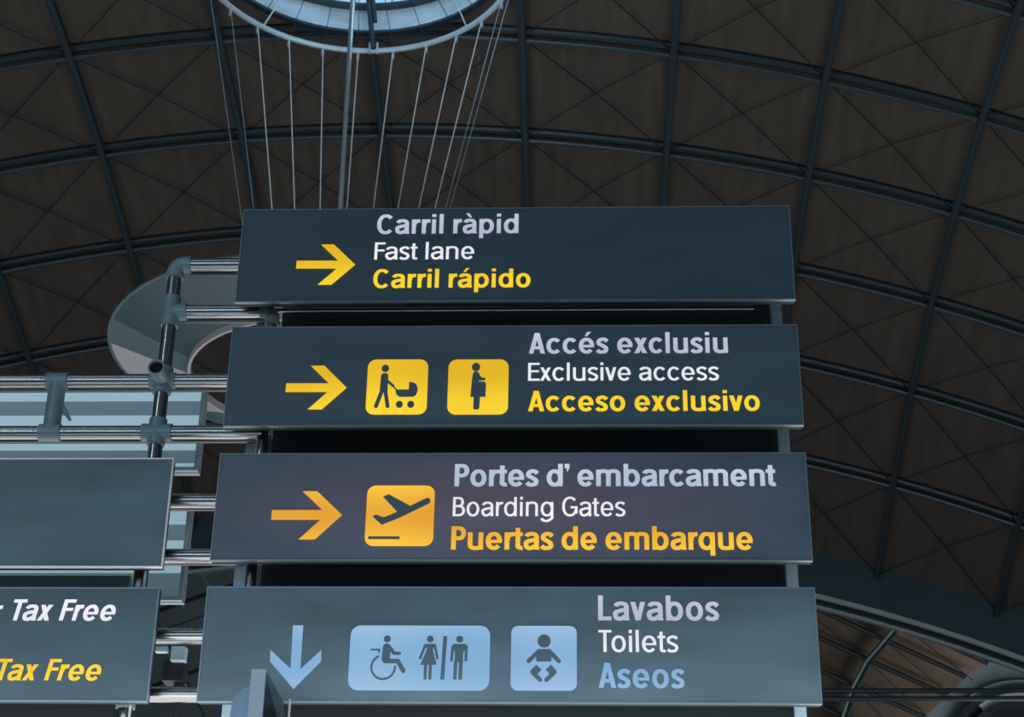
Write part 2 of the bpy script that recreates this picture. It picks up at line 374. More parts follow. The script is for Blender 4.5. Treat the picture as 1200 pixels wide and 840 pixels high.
# ------------------------------------------------------------------ suspended ring with cables and mast
apex = at(364, 830, 16.0)
rg = empty('cable_ring', RING, 'pale steel ring under the round skylight with thin cables running down from it', 'ring structure')
RR = 2.89
Mesh().tube([RING + Vector((RR * math.cos(2 * math.pi * k / 96), RR * math.sin(2 * math.pi * k / 96), 0)) for k in range(96)], .055, 12, closed=True).build('ring_tube', M['ring'], rg, True)
top = RING + Vector((0, 0, 2.2))
cb = 0
for k in (-6, -5, -4, -3, -2, -1, 0, 1, 2, 3, 4, 5):
    far_side = -5 < k < 4
    a = math.asin(max(-1, min(1, (456 - 427) / 190))) + 2 * math.pi * (k - .05) / 27
    p = RING + Vector((RR * math.sin(a), RR * math.cos(a), 0))
    c = Mesh().tube([p - Vector((0, 0, .03)), apex], .0105 if far_side else .006, 6).build('cable', M['cable' if far_side else 'mast'], rg, True)
    Mesh().tube([p + Vector((0, 0, .02)), p - Vector((0, 0, .2))], .028, 6).build('cable_clamp', M['mast'], c, True)
    u = (top - p).normalized()
    Mesh().tube([p, p + u * 1.15], .008, 5).build('upper_cable', M['rod'], c)
for a in (-43, 40, -100, 100, 160, -160):
    p = RING + Vector((RR * math.sin(R(a)), RR * math.cos(R(a)), 0)); q = RING + Vector((2.8 * math.sin(R(a * .84)), 2.8 * math.cos(R(a * .84)), .9))
    Mesh().tube([p, q], .016, 6).build('tie_rod', M['cable'], rg, True)
pt = at(417, -61, 15.2)
pole = Mesh().tube([apex + (pt - apex) * 1.12, apex + (pt - apex) * .55, apex], [.045, .038, .022], 12).build('mast', M['mast'], rg, True, label='slim tapered grey mast')
Mesh().tube([apex, Vector((apex.x, apex.y, 0))], [.12, .16], 12).build('mast_foot', M['mast'], rg, True)
hp = at(437.5, 57, RING.y + RR)
for dx, L_, th in ((0, 1.35, .05), (.13, .42, .04)):
    a = at(437.5, 57, 18.6) + Vector((0, 0, .0)) if dx == 0 else at(440, 26, 18.5)
    b = at(429, -30, 18.3) if dx == 0 else at(434, -30, 18.3)
    h = Mesh().tube([a, b], th, 8).build('hanger', M['steel'], rg, True, label='dark steel hanger')
for s in (-1, 1):
    p = at(437.5 + s * 4.5, 57, 18.85)
    Mesh().tube([p + Vector((0, 0, -.12)), p + Vector((0, 0, .14))], .02, 6).build('ring_clamp', M['ring'], rg, True)

# ------------------------------------------------------------------ facetted funnel canopy behind the pipes
cc = Vector((-2.56, 9.0, 10.26)); ic = Vector((-2.43, 8.98, 9.993)); ro, ri = 2.26, 1.491
fu = empty('funnel_canopy', (cc.x, cc.y, 0), 'large facetted round metal canopy with a hole, behind the pipe frame', 'canopy')
NF = 24; tw = R(-6); A0 = R(188.9)
for k in range(NF):
    m = Mesh(); n = 3; vs = []
    for q in range(n + 1):
        a = A0 + 2 * math.pi * (k + q / n) / NF; vs.append(Vector((cc.x + ro * math.cos(a), cc.y + ro * math.sin(a), cc.z)))
    for q in range(n + 1):
        a = A0 + 2 * math.pi * (k + q / n) / NF + tw; vs.append(Vector((ic.x + ri * math.cos(a), ic.y + ri * math.sin(a), ic.z)))
    K = n + 1; vs += [v + Vector((0, 0, .03)) for v in vs]
    fs = [(q, q + 1, K + q + 1, K + q) for q in range(n)] + [(2 * K + q, 3 * K + q, 3 * K + q + 1, 2 * K + q + 1) for q in range(n)] + [(q, 2 * K + q, 2 * K + q + 1, q + 1) for q in range(n)]
    mm = {0: 'cone_mid', NF - 1: 'cone_pale', NF - 2: 'cone_pale', NF - 3: 'cone_pale', NF - 4: 'cone_mid', 11: 'cone_pale', 12: 'cone_mid'}.get(k, 'cone')  # facet tones also carry shadow and reflection bands, put into the colour
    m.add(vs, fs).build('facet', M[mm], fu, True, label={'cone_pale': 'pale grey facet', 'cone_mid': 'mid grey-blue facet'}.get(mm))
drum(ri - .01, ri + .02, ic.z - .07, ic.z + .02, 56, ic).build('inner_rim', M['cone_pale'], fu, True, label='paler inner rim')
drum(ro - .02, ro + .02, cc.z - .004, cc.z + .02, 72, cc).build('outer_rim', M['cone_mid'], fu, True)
Mesh().tube([(cc.x + .3, cc.y, 0), (cc.x + .3, cc.y, ic.z + .1)], .07, 12).build('column', M['steel'], fu, True)
for k in range(3):
    a = R(20 + 120 * k)
    Mesh().tube([(cc.x + .3, cc.y, ic.z + .05), (ic.x + ri * math.cos(a), ic.y + ri * math.sin(a), ic.z)], .03, 8).build('arm', M['steel'], fu, True)

# ------------------------------------------------------------------ lettering: own stroke alphabet
class Glyph:
    def __init__(s, w): s.w = w; s.h = w * .82; s.polys = []
    def quad(s, pts): s.polys.append(pts)
    def stroke(s, pts, closed=False, k=1.0):
        n = len(pts); Lp = []; Rp = []
        for i, (x, y) in enumerate(pts):
            if closed: a, b = pts[i - 1], pts[(i + 1) % n]
            else: a, b = pts[max(i - 1, 0)], pts[min(i + 1, n - 1)]
            tx, ty = b[0] - a[0], b[1] - a[1]; l = math.hypot(tx, ty) or 1; tx /= l; ty /= l
            th = (s.h + (s.w - s.h) * abs(ty)) * k / 2
            Lp.append((x - ty * th, y + tx * th)); Rp.append((x + ty * th, y - tx * th))
        for i in range(n if closed else n - 1):
            j = (i + 1) % n; s.polys.append([Rp[i], Rp[j], Lp[j], Lp[i]])
    def line(s, x0, y0, x1, y1, k=1.0): s.stroke([(x0, y0), (x1, y1)], k=k)
    def v(s, xc, y0, y1): s.quad([(xc - s.w / 2, y0), (xc + s.w / 2, y0), (xc + s.w / 2, y1), (xc - s.w / 2, y1)])
    def hz(s, x0, x1, yc, k=1.0): t = s.h * k / 2; s.quad([(x0, yc - t), (x1, yc - t), (x1, yc + t), (x0, yc + t)])
    def diag(s, x0, y0, x1, y1, k=1.0):
        """horizontal-cut slanted bar; x are centres"""
        L_ = math.hypot(x1 - x0, y1 - y0); wx = s.w * k * L_ / abs(y1 - y0) / 2
        s.quad([(x0 - wx, y0), (x0 + wx, y0), (x1 + wx, y1), (x1 - wx, y1)] if y1 > y0 else [(x1 - wx, y1), (x1 + wx, y1), (x0 + wx, y0), (x0 - wx, y0)])
    def arc(s, cx, cy, rx, ry, a0, a1, p=2.1, k=1.0, n=26):
        rx -= s.w / 2; ry -= s.h / 2; pts = []
        full = abs(a1 - a0) >= 360
        for i in range(n + (0 if full else 1)):
            a = R(a0 + (a1 - a0) * i / n); c, q = math.cos(a), math.sin(a)
            pts.append((cx + rx * math.copysign(abs(c) ** (2 / p), c), cy + ry * math.copysign(abs(q) ** (2 / p), q)))
        s.stroke(pts, full, k)
    def spline(s, P, n=9, k=1.0):
        pts = []; Q_ = [P[0]] + P + [P[-1]]
        for i in range(1, len(Q_) - 2):
            p0, p1, p2, p3 = Q_[i - 1:i + 3]
            for t in range(n):
                t /= n
                pts.append(tuple(.5 * (2 * p1[d] + (p2[d] - p0[d]) * t + (2 * p0[d] - 5 * p1[d] + 4 * p2[d] - p3[d]) * t * t + (3 * p1[d] - p0[d] - 3 * p2[d] + p3[d]) * t ** 3) for d in (0, 1)))
        pts.append(P[-1]); s.stroke(pts, k=k)

X = .74; OV = .015
def glyph(ch, w):
    g = Glyph(w); h = g.h; o = .53 + .75 * w; sb = .09 - .07 * w; W = 0
    acc = None
    if ch in 'àáé': acc = ch; ch = {'à': 'a', 'á': 'a', 'é': 'e'}[ch]
    rb = sb * .7
    if ch == ' ': return g, .30
    if ch == 'o': W = o; g.arc(W / 2, X / 2, W / 2, X / 2 + OV, 0, 360); L_, Rr = rb, rb
    elif ch == 'c': W = o * .93; g.arc(o / 2, X / 2, o / 2, X / 2 + OV, 40, 320); L_, Rr = rb, rb * .6
    elif ch == 'e':
        W = o; g.arc(W / 2, X / 2, W / 2, X / 2 + OV, 0, 322); g.hz(w * .5, W - w * .03, X / 2 - h * .12, .82); L_, Rr = rb, rb
    elif ch == 'a':
        W = o * .92; ry = .24
        g.arc(W / 2 + .005, X - ry + OV, W / 2 - .005, ry, 0, 166, 2.4); g.v(W - w / 2, 0, X - ry + .03)
        g.spline([(W - w * .6, X * .565), (W * .5, X * .535), (w * .5 + .015, X * .43), (w * .5, X * .25), (W * .24, h / 2 + .01), (W * .45, h / 2 - OV), (W * .68, h / 2 + .05), (W - w * .5, X * .27)])
        g.quad([(W - w / 2, 0), (W + w * .16, 0), (W + .0, h * .9), (W - w / 2, h * .9)]); L_, Rr = rb, rb
    elif ch in 'bdpq':
        W = o; g.arc(W / 2, X / 2, W / 2, X / 2 + OV, 0, 360)
        xc = w / 2 if ch in 'bp' else W - w / 2
        g.v(xc, 0 if ch in 'bd' else -.25, 1.0 if ch in 'bd' else X); L_, Rr = (sb, rb) if ch in 'bp' else (rb, sb)
    elif ch == 'g':
        W = o; g.arc(W / 2, X / 2, W / 2, X / 2 + OV, 0, 360); g.v(W - w / 2, 0, X)
        g.spline([(W - w / 2, .02), (W - w / 2 - .02, -.12), (W * .5, -.25), (w * .6 + .02, -.2), (w * .5, -.11)]); L_, Rr = rb, sb
    elif ch in 'nhu':
        W = o * .95; ry = .25
        if ch == 'u': g.arc(W / 2, ry - OV, W / 2, ry, 180, 360, 2.5); g.v(w / 2, ry - .03, X); g.v(W - w / 2, 0, X)
        else: g.arc(W / 2, X - ry + OV, W / 2, ry, 0, 180, 2.5); g.v(w / 2, 0, X if ch == 'n' else 1); g.v(W - w / 2, 0, X - ry + .03)
        L_, Rr = sb, sb
    elif ch == 'm':
        a = o * .9; ry = .25; W = a * 2 - w
        for x0 in (0, a - w):
            g.arc(x0 + a / 2, X - ry + OV, a / 2, ry, 0, 180, 2.5); g.v(x0 + a - w / 2, 0, X - ry + .03)
        g.v(w / 2, 0, X); L_, Rr = sb, sb
    elif ch == 'r':
        W = .27 + .6 * w; g.v(w / 2, 0, X); g.spline([(w * .5, X * .55), (w * .75, X * .78), (W * .68, X - h / 2 - .012), (W, X - h / 2 + .0)], k=1.1); L_, Rr = sb, 0
    elif ch == 'i': W = w; g.v(w / 2, 0, X); g.quad([(0, .86), (w, .86), (w, 1.01), (0, 1.01)]); L_, Rr = sb, sb
    elif ch == 'l': W = w; g.v(w / 2, 0, 1.01); L_, Rr = sb, sb
    elif ch == 't':
        W = .24 + .75 * w; xc = .09 + w * .5; g.v(xc, .16, .93)
        g.spline([(xc, .2), (xc + .01, h * .75), (xc + w * .45 + .03, h / 2 - .008), (W, h / 2)]); g.hz(0, W, X - h / 2); L_, Rr = .0, .02
    elif ch == 's':
        W = .41 + .62 * w
        g.spline([(W - .02 - w * .15, X - h * .95 - .02), (W * .74, X - h * .52), (W * .47, X - h / 2 + OV), (w * .62, X - h * .62 - .05), (w * .58 + .01, X * .63), (W * .5, X * .51), (W - w * .6, X * .37), (W - w * .52, X * .2 + .01), (W * .72, h * .58), (W * .48, h / 2 - OV), (W * .24, h * .5), (.03 + w * .12, h * .85 + .03)], 6); L_, Rr = rb * .7, rb * .7
    elif ch == 'v': W = .44 + .85 * w; g.diag(W / 2, 0, w * .56, X); g.diag(W / 2, 0, W - w * .56, X); L_, Rr = .0, .0
    elif ch == 'x': W = .42 + .85 * w; g.diag(w * .6, 0, W - w * .62, X); g.diag(W - w * .6, 0, w * .62, X); L_, Rr = 0.01, 0.01
    elif ch == 'A': W = .58 + .75 * w; g.diag(w * .55, 0, W / 2 - w * .05, 1); g.diag(W - w * .55, 0, W / 2 + w * .05, 1); g.hz(W * .22, W * .78, .28, .95); L_, Rr = .0, .0
    elif ch in 'CG':
        W = .67 + .45 * w; g.arc((W + .04) / 2, .5, (W + .04) / 2, .5 + OV, 42, 318 if ch == 'C' else 342, 2.2)
        if ch == 'G': W += .03; g.hz(W * .55, W, .46); g.quad([(W - w * .9, .14), (W, .14), (W, .5), (W - w * .9, .5)])
        L_, Rr = rb, rb * .7
    elif ch in 'EFLT':
        W = {'E': .5, 'F': .46, 'L': .44, 'T': .52}[ch] + .45 * w
        if ch == 'T': g.v(W / 2, 0, 1); g.hz(0, W, 1 - h / 2); L_, Rr = .01, -.06
        else:
            g.v(w / 2, 0, 1)
            if ch in 'EF': g.hz(w * .5, W, 1 - h / 2); g.hz(w * .5, W * .93, .53, .95)
            if ch in 'EL': g.hz(w * .5, W, h / 2)
            L_, Rr = sb, .01 if ch != 'F' else -.04
    elif ch in 'PB':
        W = .5 + .55 * w; g.v(w / 2, 0, 1)
        def bowl(y0, y1, Wb):
            r = (y1 - y0) / 2; g.stroke([(w * .5, y1 - h / 2), (Wb - r, y1 - h / 2)]); g.stroke([(w * .5, y0 + h / 2), (Wb - r, y0 + h / 2)])
            g.arc(Wb - r, (y0 + y1) / 2, r, r, -90, 90, 2.1)
        if ch == 'P': bowl(.40, 1, W)
        else: bowl(.47, 1, W * .95); bowl(0, .47 + h, W + .03); W += .03
        L_, Rr = sb, rb * .5
    elif ch == '’': W = w; g.quad([(0, .8), (w, .8), (w, 1), (0, 1)]); g.quad([(w * .35, .66), (w * .6, .67), (w, .8), (w * .5, .8)]); L_, Rr = .03, .03
    if acc:
        c = W / 2 + .01; s_ = 1 if acc in 'áé' else -1
        q = [(c - s_ * .09, X + .09), (c - s_ * .09 + s_ * w * .55, X + .09), (c + s_ * .12 + s_ * w * .4, X + .30), (c + s_ * .12 - s_ * w * .45, X + .30)]
        g.quad(q if s_ > 0 else q[::-1])
    g.polys = [[(x + L_, y) for x, y in p] for p in g.polys]
    return g, W + L_ + Rr

def lettering(text, px, pz, w, m, parent, shear=0, face_y=0, track=.0, word=None, name='lettering'):
    """px = (left, right) photo x at the baseline, pz = (cap top, baseline) photo y; one part per word"""
    words = [[]]; x = 0
    for ch in text:
        g, adv = glyph(ch, w); words[-1] += [[(a + x + shear * b, b) for a, b in p] for p in g.polys]; x += adv + track
        if ch == ' ': words.append([]); x += word or 0
    xs_ = [a for wd in words for p in wd for a, b in p]; x0, x1 = min(xs_), max(xs_)
    Y = face_y; L_ = at(px[0], pz[1], Y); Rt = at(px[1], pz[1], Y); T_ = at(px[0], pz[0], Y)
    sx = (Rt.x - L_.x) / (x1 - x0); base = L_.z; sz = T_.z - base
    for wd in words:
        me = Mesh()
        for p in wd: me.add([(L_.x + (a - x0) * sx, Y - .004, base + b * sz) for a, b in p], [tuple(range(len(p)))])
        me.build(name, m, parent)

# ------------------------------------------------------------------ sign boxes
def sign(x0, x1, zt, zb, label, face='face', tm='trim', cat='sign', group=None, depth=.055, y=0, name='sign_box', org_z=None):
    s = empty(name, ((x0 + x1) / 2, y + depth / 2, zb), label, cat, group)
    Mesh().box(x0 + .004, x1 - .004, y + .012, y + depth, zb + .002, zt - .002).build('housing', M['housing'], s)
    t = .006
    fc = Mesh().box(x0 + t, x1 - t, y + .0, y + .02, zb + t, zt - t)
    fc.build('face_panel', M[face], s, org=((x0 + x1) / 2 - .05, y, (zt + zb) / 2))
    for b in ((x0, x1, zt - t, zt), (x0, x1, zb, zb + t), (x0, x0 + t, zb + t, zt - t), (x1 - t, x1, zb + t, zt - t)):
        Mesh().box(b[0], b[1], y - .004, y + .02, b[2], b[3]).build('edge_trim', M[tm], s)
    return s
def poly_px(pts, Y=0): return [(at(x, y, Y).x, at(x, y, Y).z) for x, y in pts]
def flat(polys, name, m, parent, y=-.006, th=.003):
    me = Mesh()
    for p in polys:
        a = sum(p[i][0] * p[(i + 1) % len(p)][1] - p[(i + 1) % len(p)][0] * p[i][1] for i in range(len(p)))
        if a < 0: p = p[::-1]
        me.prism(p, y - .00025 * len(me.v) / 40, y + th)
    return me.build(name, m, parent)
def rrect(x0, x1, z0, z1, r, n=6):
    out = []
    for cx, cz, a0 in ((x1 - r, z0 + r, -90), (x1 - r, z1 - r, 0), (x0 + r, z1 - r, 90), (x0 + r, z0 + r, 180)):
        out += [(cx + r * math.cos(R(a0 + 90 * k / n)), cz + r * math.sin(R(a0 + 90 * k / n))) for k in range(n + 1)]
    return out
def circ(cx, cz, rx, rz=None, n=22): return [(cx + rx * math.cos(2 * math.pi * k / n), cz + (rz or rx) * math.sin(2 * math.pi * k / n)) for k in range(n)]
def capsule(x0, z0, x1, z1, r, n=6, r1=None):
    r1 = r1 or r; a = math.atan2(z1 - z0, x1 - x0); out = []
    out += [(x1 + r1 * math.cos(a - math.pi / 2 + math.pi * k / n), z1 + r1 * math.sin(a - math.pi / 2 + math.pi * k / n)) for k in range(n + 1)]
    out += [(x0 + r * math.cos(a + math.pi / 2 + math.pi * k / n), z0 + r * math.sin(a + math.pi / 2 + math.pi * k / n)) for k in range(n + 1)]
    return out
def arcband(cx, cz, r0, r1, a0, a1, n=24):
    P = []
    for k in range(n):
        a, b = R(a0 + (a1 - a0) * k / n), R(a0 + (a1 - a0) * (k + 1) / n)
        P.append([(cx + r0 * math.cos(a), cz + r0 * math.sin(a)), (cx + r1 * math.cos(a), cz + r1 * math.sin(a)), (cx + r1 * math.cos(b), cz + r1 * math.sin(b)), (cx + r0 * math.cos(b), cz + r0 * math.sin(b))])
    return P
def plate(px0, px1, py0, py1, m, parent, r=.045, name='pictogram_panel'):
    """rounded panel given by its photo box at mid height; returns local mapper 0..1 (x right, z up)"""
    ym = (py0 + py1) / 2; xl, xr = at(px0, ym, 0).x, at(px1, ym, 0).x; z1, z0 = at((px0 + px1) / 2, py0, 0).z, at((px0 + px1) / 2, py1, 0).z
    o = flat([rrect(xl, xr, z0, z1, r)], name, m, parent, y=-.006)
    return o, (lambda p: [(xl + (xr - xl) * a, z1 - (z1 - z0) * b) for a, b in p])
def figure(polys, mp, parent, name, th=.003):
    return flat([mp(p) for p in polys], name, M['figure'], parent, y=-.009, th=th)
def arrow_right(x0, x1, y0, y1, sy0, sy1, ub, lb, parent, m):
    xj = ub[1] + (x1 - ub[1]) * .0
    yc = (sy0 + sy1) / 2
    # shaft, upper and lower barb meeting at the tip
    k = (x1 - ub[1]) / (yc - y0)
    xin_u = ub[0] + k * (sy0 - y0)
    xin_l = lb[0] + (x1 - lb[1]) / (y1 - yc) * (y1 - sy1)
    P = [(x0, sy0), (xin_u, sy0), (ub[0], y0), (ub[1], y0), (x1, yc), (lb[1], y1), (lb[0], y1), (xin_l, sy1), (x0 - 1, sy1)]
    pts = poly_px(P)
    # split in convex pieces
    sh = [pts[0], pts[1], pts[4], pts[7], pts[8]]; u = [pts[1], pts[2], pts[3], pts[4]]; l = [pts[4], pts[5], pts[6], pts[7]]
    return flat([sh, u, l], 'arrow', M[m], parent)

XL, XR, HH = -1.5, 1.5, .29148
Z1, Z2, Z3, Z4 = 6.34975, 5.61793, 4.8826, 4.16315
s1 = sign(XL, XR, Z1 + HH, Z1 - HH, 'topmost dark slate sign box reading Carril ràpid, Fast lane, Carril rápido', 'face_top')
arrow_right(348, 416.3, 287, 334, 306, 315, (376.5, 391.5), (372.5, 388.4), s1, 'yellow')
lettering('Carril ràpid', (441.5, 607.5), (252, 274.5), .188, M['lilac'], s1)
lettering('Fast lane', (438.5, 555.5), (284.5, 304.5), .14, M['white'], s1)
lettering('Carril rápido', (437, 621.6), (316, 337.8), .188, M['yellow'], s1)

s2 = sign(XL, XR, Z2 + HH, Z2 - HH, 'dark slate sign box reading Accés exclusiu, with pushchair and pregnant woman pictograms')
arrow_right(335.7, 406.3, 429, 480, 449.6, 459.6, (364.6, 380.4), (360.8, 377.2), s2, 'yellow')
p, mp = plate(430, 501, 421.7, 486, M['yellow'], s2)
D = lambda x, y: ((x - 33) / 470, (y - 45) / 430)     # zoomed crop coordinates to panel fractions
def dp(pts, f): return [f(*q) for q in pts]
figure([dp(circ(170, 117, 29), D), dp([(140, 170), (152, 155), (185, 155), (196, 170), (196, 300), (135, 300), (137, 240)], D), dp(capsule(150, 300, 112, 412, 15), D), dp(capsule(180, 300, 202, 412, 15), D), dp(capsule(190, 215, 238, 255, 10), D), dp(capsule(235, 255, 268, 290, 5), D)], mp, p, 'walking_figure')
figure([dp([(258, 283), (360, 283), (360, 226), (385, 226), (415, 240), (428, 270), (428, 300), (415, 328), (395, 340), (290, 340), (268, 325), (258, 300)], D), dp(circ(292, 399, 27), D), dp(circ(380, 399, 27), D)], mp, p, 'pushchair_figure')
p, mp = plate(525, 595.7, 421.7, 486, M['yellow'], s2)
D2 = lambda x, y: ((x - 658) / 472, (y - 45) / 430)
figure([dp(circ(874, 106, 33), D2), dp([(850, 160), (864, 142), (884, 142), (900, 155), (910, 185), (896, 222), (948, 222), (956, 240), (953, 340), (836, 340), (843, 230)], D2), dp([(862, 335), (912, 335), (907, 430), (895, 438), (870, 438), (860, 430)], D2), dp(capsule(895, 205, 940, 200, 10), D2), dp(capsule(893, 170, 918, 200, 9), D2)], mp, p, 'pregnant_woman_figure')
lettering('Accés exclusiu', (619.8, 853.2), (390.5, 414.6), .188, M['lilac'], s2)
lettering('Exclusive access', (618.8, 842.7), (425.5, 446.4), .14, M['white'], s2)
lettering('Acceso exclusivo', (618.8, 890.8), (458.3, 482.2), .188, M['yellow'], s2)

s3 = sign(XL, XR, Z3 + HH, Z3 - HH, 'sign box with a faint purple tint reading Portes d’ embarcament, Boarding Gates', 'face_warm')
arrow_right(319, 401, 576, 632.3, 598, 609.3, (355, 372), (350, 369), s3, 'amber')
p, mp = plate(429, 508.7, 569.3, 640, M['amber'], s3)
D3 = lambda x, y: ((x - 82) / 738, (y - 88) / 658)
figure([dp([(155, 430), (190, 408), (262, 436), (285, 436), (425, 376), (455, 440), (258, 520)], D3), dp([(415, 374), (258, 214), (318, 186), (545, 306), (590, 350), (455, 440)], D3), dp(capsule(430, 415, 742, 260, 33, 8), D3)], mp, p, 'airplane_figure')
figure([dp([(120, 645), (458, 645), (458, 674), (120, 674)], D3)], mp, p, 'runway_bar')
lettering('Portes d’ embarcament', (532.5, 909.6), (544, 570), .198, M['paleblue'], s3, track=-.025)
lettering('Boarding Gates', (530.5, 733), (582.6, 605), .13, M['white'], s3)
lettering('Puertas de embarque', (528.5, 882.6), (616.8, 644.2), .198, M['amber'], s3, track=-.025)

s4 = sign(XL, XR, Z4 + HH, Z4 - HH, 'lowest wide sign box reading Lavabos, Toilets, Aseos, with pale blue pictograms', 'face_pale')
cx = 344
flat([poly_px([(343.5, 733), (355.5, 733), (352.2, 784), (340.6, 784)]), poly_px([(317, 761.5), (341, 784), (344, 807.5), (316.5, 775)]), poly_px([(377, 761.5), (352.5, 784), (344, 807.5), (376.5, 775)]), poly_px([(340.8, 783), (352.5, 783), (344, 807.5)])], 'arrow', M['skyblue'], s4)
p, mp = plate(409.5, 574, 733.2, 809.2, M['skyblue'], s4, .05)
D4 = lambda x, y: ((x - 64) / 1093, (y - 54) / 504)
wheel = [dp([(332 + r_ * math.cos(R(a)), 381 + r_ * math.sin(R(a))) for r_, a in ((84, a0), (100, a0), (100, a0 + 9), (84, a0 + 9))], D4) for a0 in range(-6, 246, 9)]
figure([dp(circ(354, 161, 27), D4), dp([(322, 215), (340, 198), (365, 198), (385, 225), (382, 310), (372, 350), (335, 350), (316, 325)], D4), dp(capsule(372, 220, 410, 272, 13), D4), dp(capsule(405, 272, 455, 274, 12), D4), dp(capsule(345, 334, 445, 334, 17), D4), dp(capsule(445, 335, 490, 410, 17), D4),
        dp([(228, 239), (302, 239), (302, 252), (228, 252)], D4), dp([(288, 250), (302, 250), (302, 270), (288, 270)], D4)] + wheel, mp, p, 'wheelchair_user_figure')
figure([dp(circ(690, 162, 27), D4), dp([(650, 200), (730, 200), (738, 215), (712, 240), (747, 362), (619, 362), (668, 240), (642, 215)], D4), dp(capsule(652, 212, 617, 310, 10), D4), dp(capsule(728, 212, 750, 310, 10), D4), dp([(648, 360), (674, 360), (672, 475), (649, 475)], D4), dp([(686, 360), (711, 360), (709, 475), (685, 475)], D4)], mp, p, 'woman_figure')
figure([dp([(792, 139), (822, 139), (808, 475), (779, 475)], D4)], mp, p, 'divider_bar')
figure([dp(circ(920, 162, 27), D4), dp([(872, 200), (968, 200), (987, 225), (950, 260), (950, 340), (885, 340), (885, 260), (855, 225)], D4), dp(capsule(868, 220, 860, 325, 11), D4), dp(capsule(973, 220, 972, 325, 11), D4), dp([(880, 330), (908, 330), (904, 475), (877, 475)], D4), dp([(918, 330), (950, 330), (946, 475), (918, 475)], D4)], mp, p, 'man_figure')
p, mp = plate(598.8, 676, 733.6, 809.4, M['skyblue'], s4, .035)
D5 = lambda x, y: ((x - 80) / 722, (y - 78) / 708)
figure([dp(circ(443, 248, 73), D5), dp([(385, 336), (500, 336), (528, 365), (522, 472), (358, 472), (355, 365)], D5), dp(capsule(385, 360, 274, 468, 23), D5), dp(capsule(500, 360, 605, 468, 23), D5),
        dp([(360, 507), (415, 560), (378, 605), (300, 600), (292, 575)], D5), dp(capsule(318, 590, 402, 672, 24), D5), dp([(520, 507), (580, 575), (570, 600), (500, 605), (463, 560)], D5), dp(capsule(556, 590, 470, 672, 24), D5)], mp, p, 'baby_figure')
lettering('Lavabos', (701, 843.3), (697.8, 727), .188, M['lilac'], s4)
lettering('Toilets', (701.3, 795), (738.3, 764), .14, M['white'], s4)
lettering('Aseos', (701.5, 802.8), (776.5, 806), .188, M['skyblue'], s4)

XE = -1.737
l1 = sign(XE - 2.9, XE, 5.149, 4.556, 'blank dark slate sign box at left with bright thin edges', 'face_pale', 'trim_bright')
l2 = sign(XE - 2.9, XE, 4.449, 3.871, 'dark sign box at lower left with slanted white and yellow Tax Free', 'face')
lettering('r', (-7.5, 1.6), (703.5, 727), .188, M['white'], l2, .17)
lettering('Tax Free', (13.4, 134.5), (702.4, 727.2), .188, M['white'], l2, .17, word=.05)
lettering('Tax Free', (-4.2, 117.6), (772, 797.2), .188, M['yellow'], l2, .17, word=.05)

# ------------------------------------------------------------------ blank luminous sign boxes on the rear frame
YB = 1.1
def blank(px_tr, px_br, label, split):
    tr, br = at(*px_tr, YB), at(*px_br, YB); x1 = (tr.x + br.x) / 2; x0 = x1 - 3.0
    s = empty('blank_sign_box', ((x0 + x1) / 2, YB + .08, br.z), label, 'sign', 'blank sign boxes behind the pipe frame')
    Mesh().box(x0, x1, YB + .02, YB + .07, br.z, tr.z).build('housing', M['fitting'], s)
    t = .022
    for b in ((x0, x1, tr.z - t, tr.z), (x0, x1, br.z, br.z + t), (x0, x0 + t, br.z + t, tr.z - t), (x1 - t, x1, br.z + t, tr.z - t)):
        Mesh().box(b[0], b[1], YB - .015, YB + .03, b[2], b[3]).build('edge_trim', M['fitting'], s)
    z = tr.z - t; H = tr.z - br.z - 2 * t
    for k, (a, b, m) in enumerate(split):
        Mesh().box(x0 + t, x1 - t, YB + (.0 if m == 'blank_tube' else .008), YB + .02, z - H * b, z - H * a).build('diffuser_strip', M[m], s)
    return s, x0, x1
b1, bx0, bx1 = blank((243.5, 441), (231.5, 552), 'blank pale luminous sign box behind the two long chrome pipes', [(0, .24, 'blank_tube'), (.24, .41, 'blank'), (.41, .62, 'blank_tube'), (.62, .80, 'blank_tube'), (.80, .95, 'blank'), (.95, 1, 'blank_tube')])
b2, _, _ = blank((226, 586), (213, 704), 'blank pale sign box below, mostly hidden by the plain dark sign', [(0, .22, 'blank_tube'), (.22, .40, 'blank'), (.40, .66, 'blank_tube'), (.66, .74, 'blank_tube'), (.74, 1, 'blank')])

# ------------------------------------------------------------------ backing boards in the gaps
bb0, bb1 = at(331, 370, .42), at(906, 370, .42)
Mesh().box(bb0.x, bb1.x, .42, .5, 0, 6.3).build('backing_board', M['board'], label='tall dark board closing the gaps behind the lettered signs', cat='board')
bl = empty('backing_board', (-3.2, .44, 0), 'board behind the two left signs, teal band above dark', 'board'); bx = at(152, 677, .42).x
Mesh().box(-4.5, bx, .42, .47, 4.32, 4.66).build('upper_band', M['teal'], bl, label='teal band'); Mesh().box(-4.5, bx, .42, .47, 0, 4.32).build('lower_panel', M['board'], bl)
Mesh().tube([(bx + .04, .44, 0), (bx + .04, .44, 4.66)], .008, 6).build('edge_bar', M['chrome'], bl)

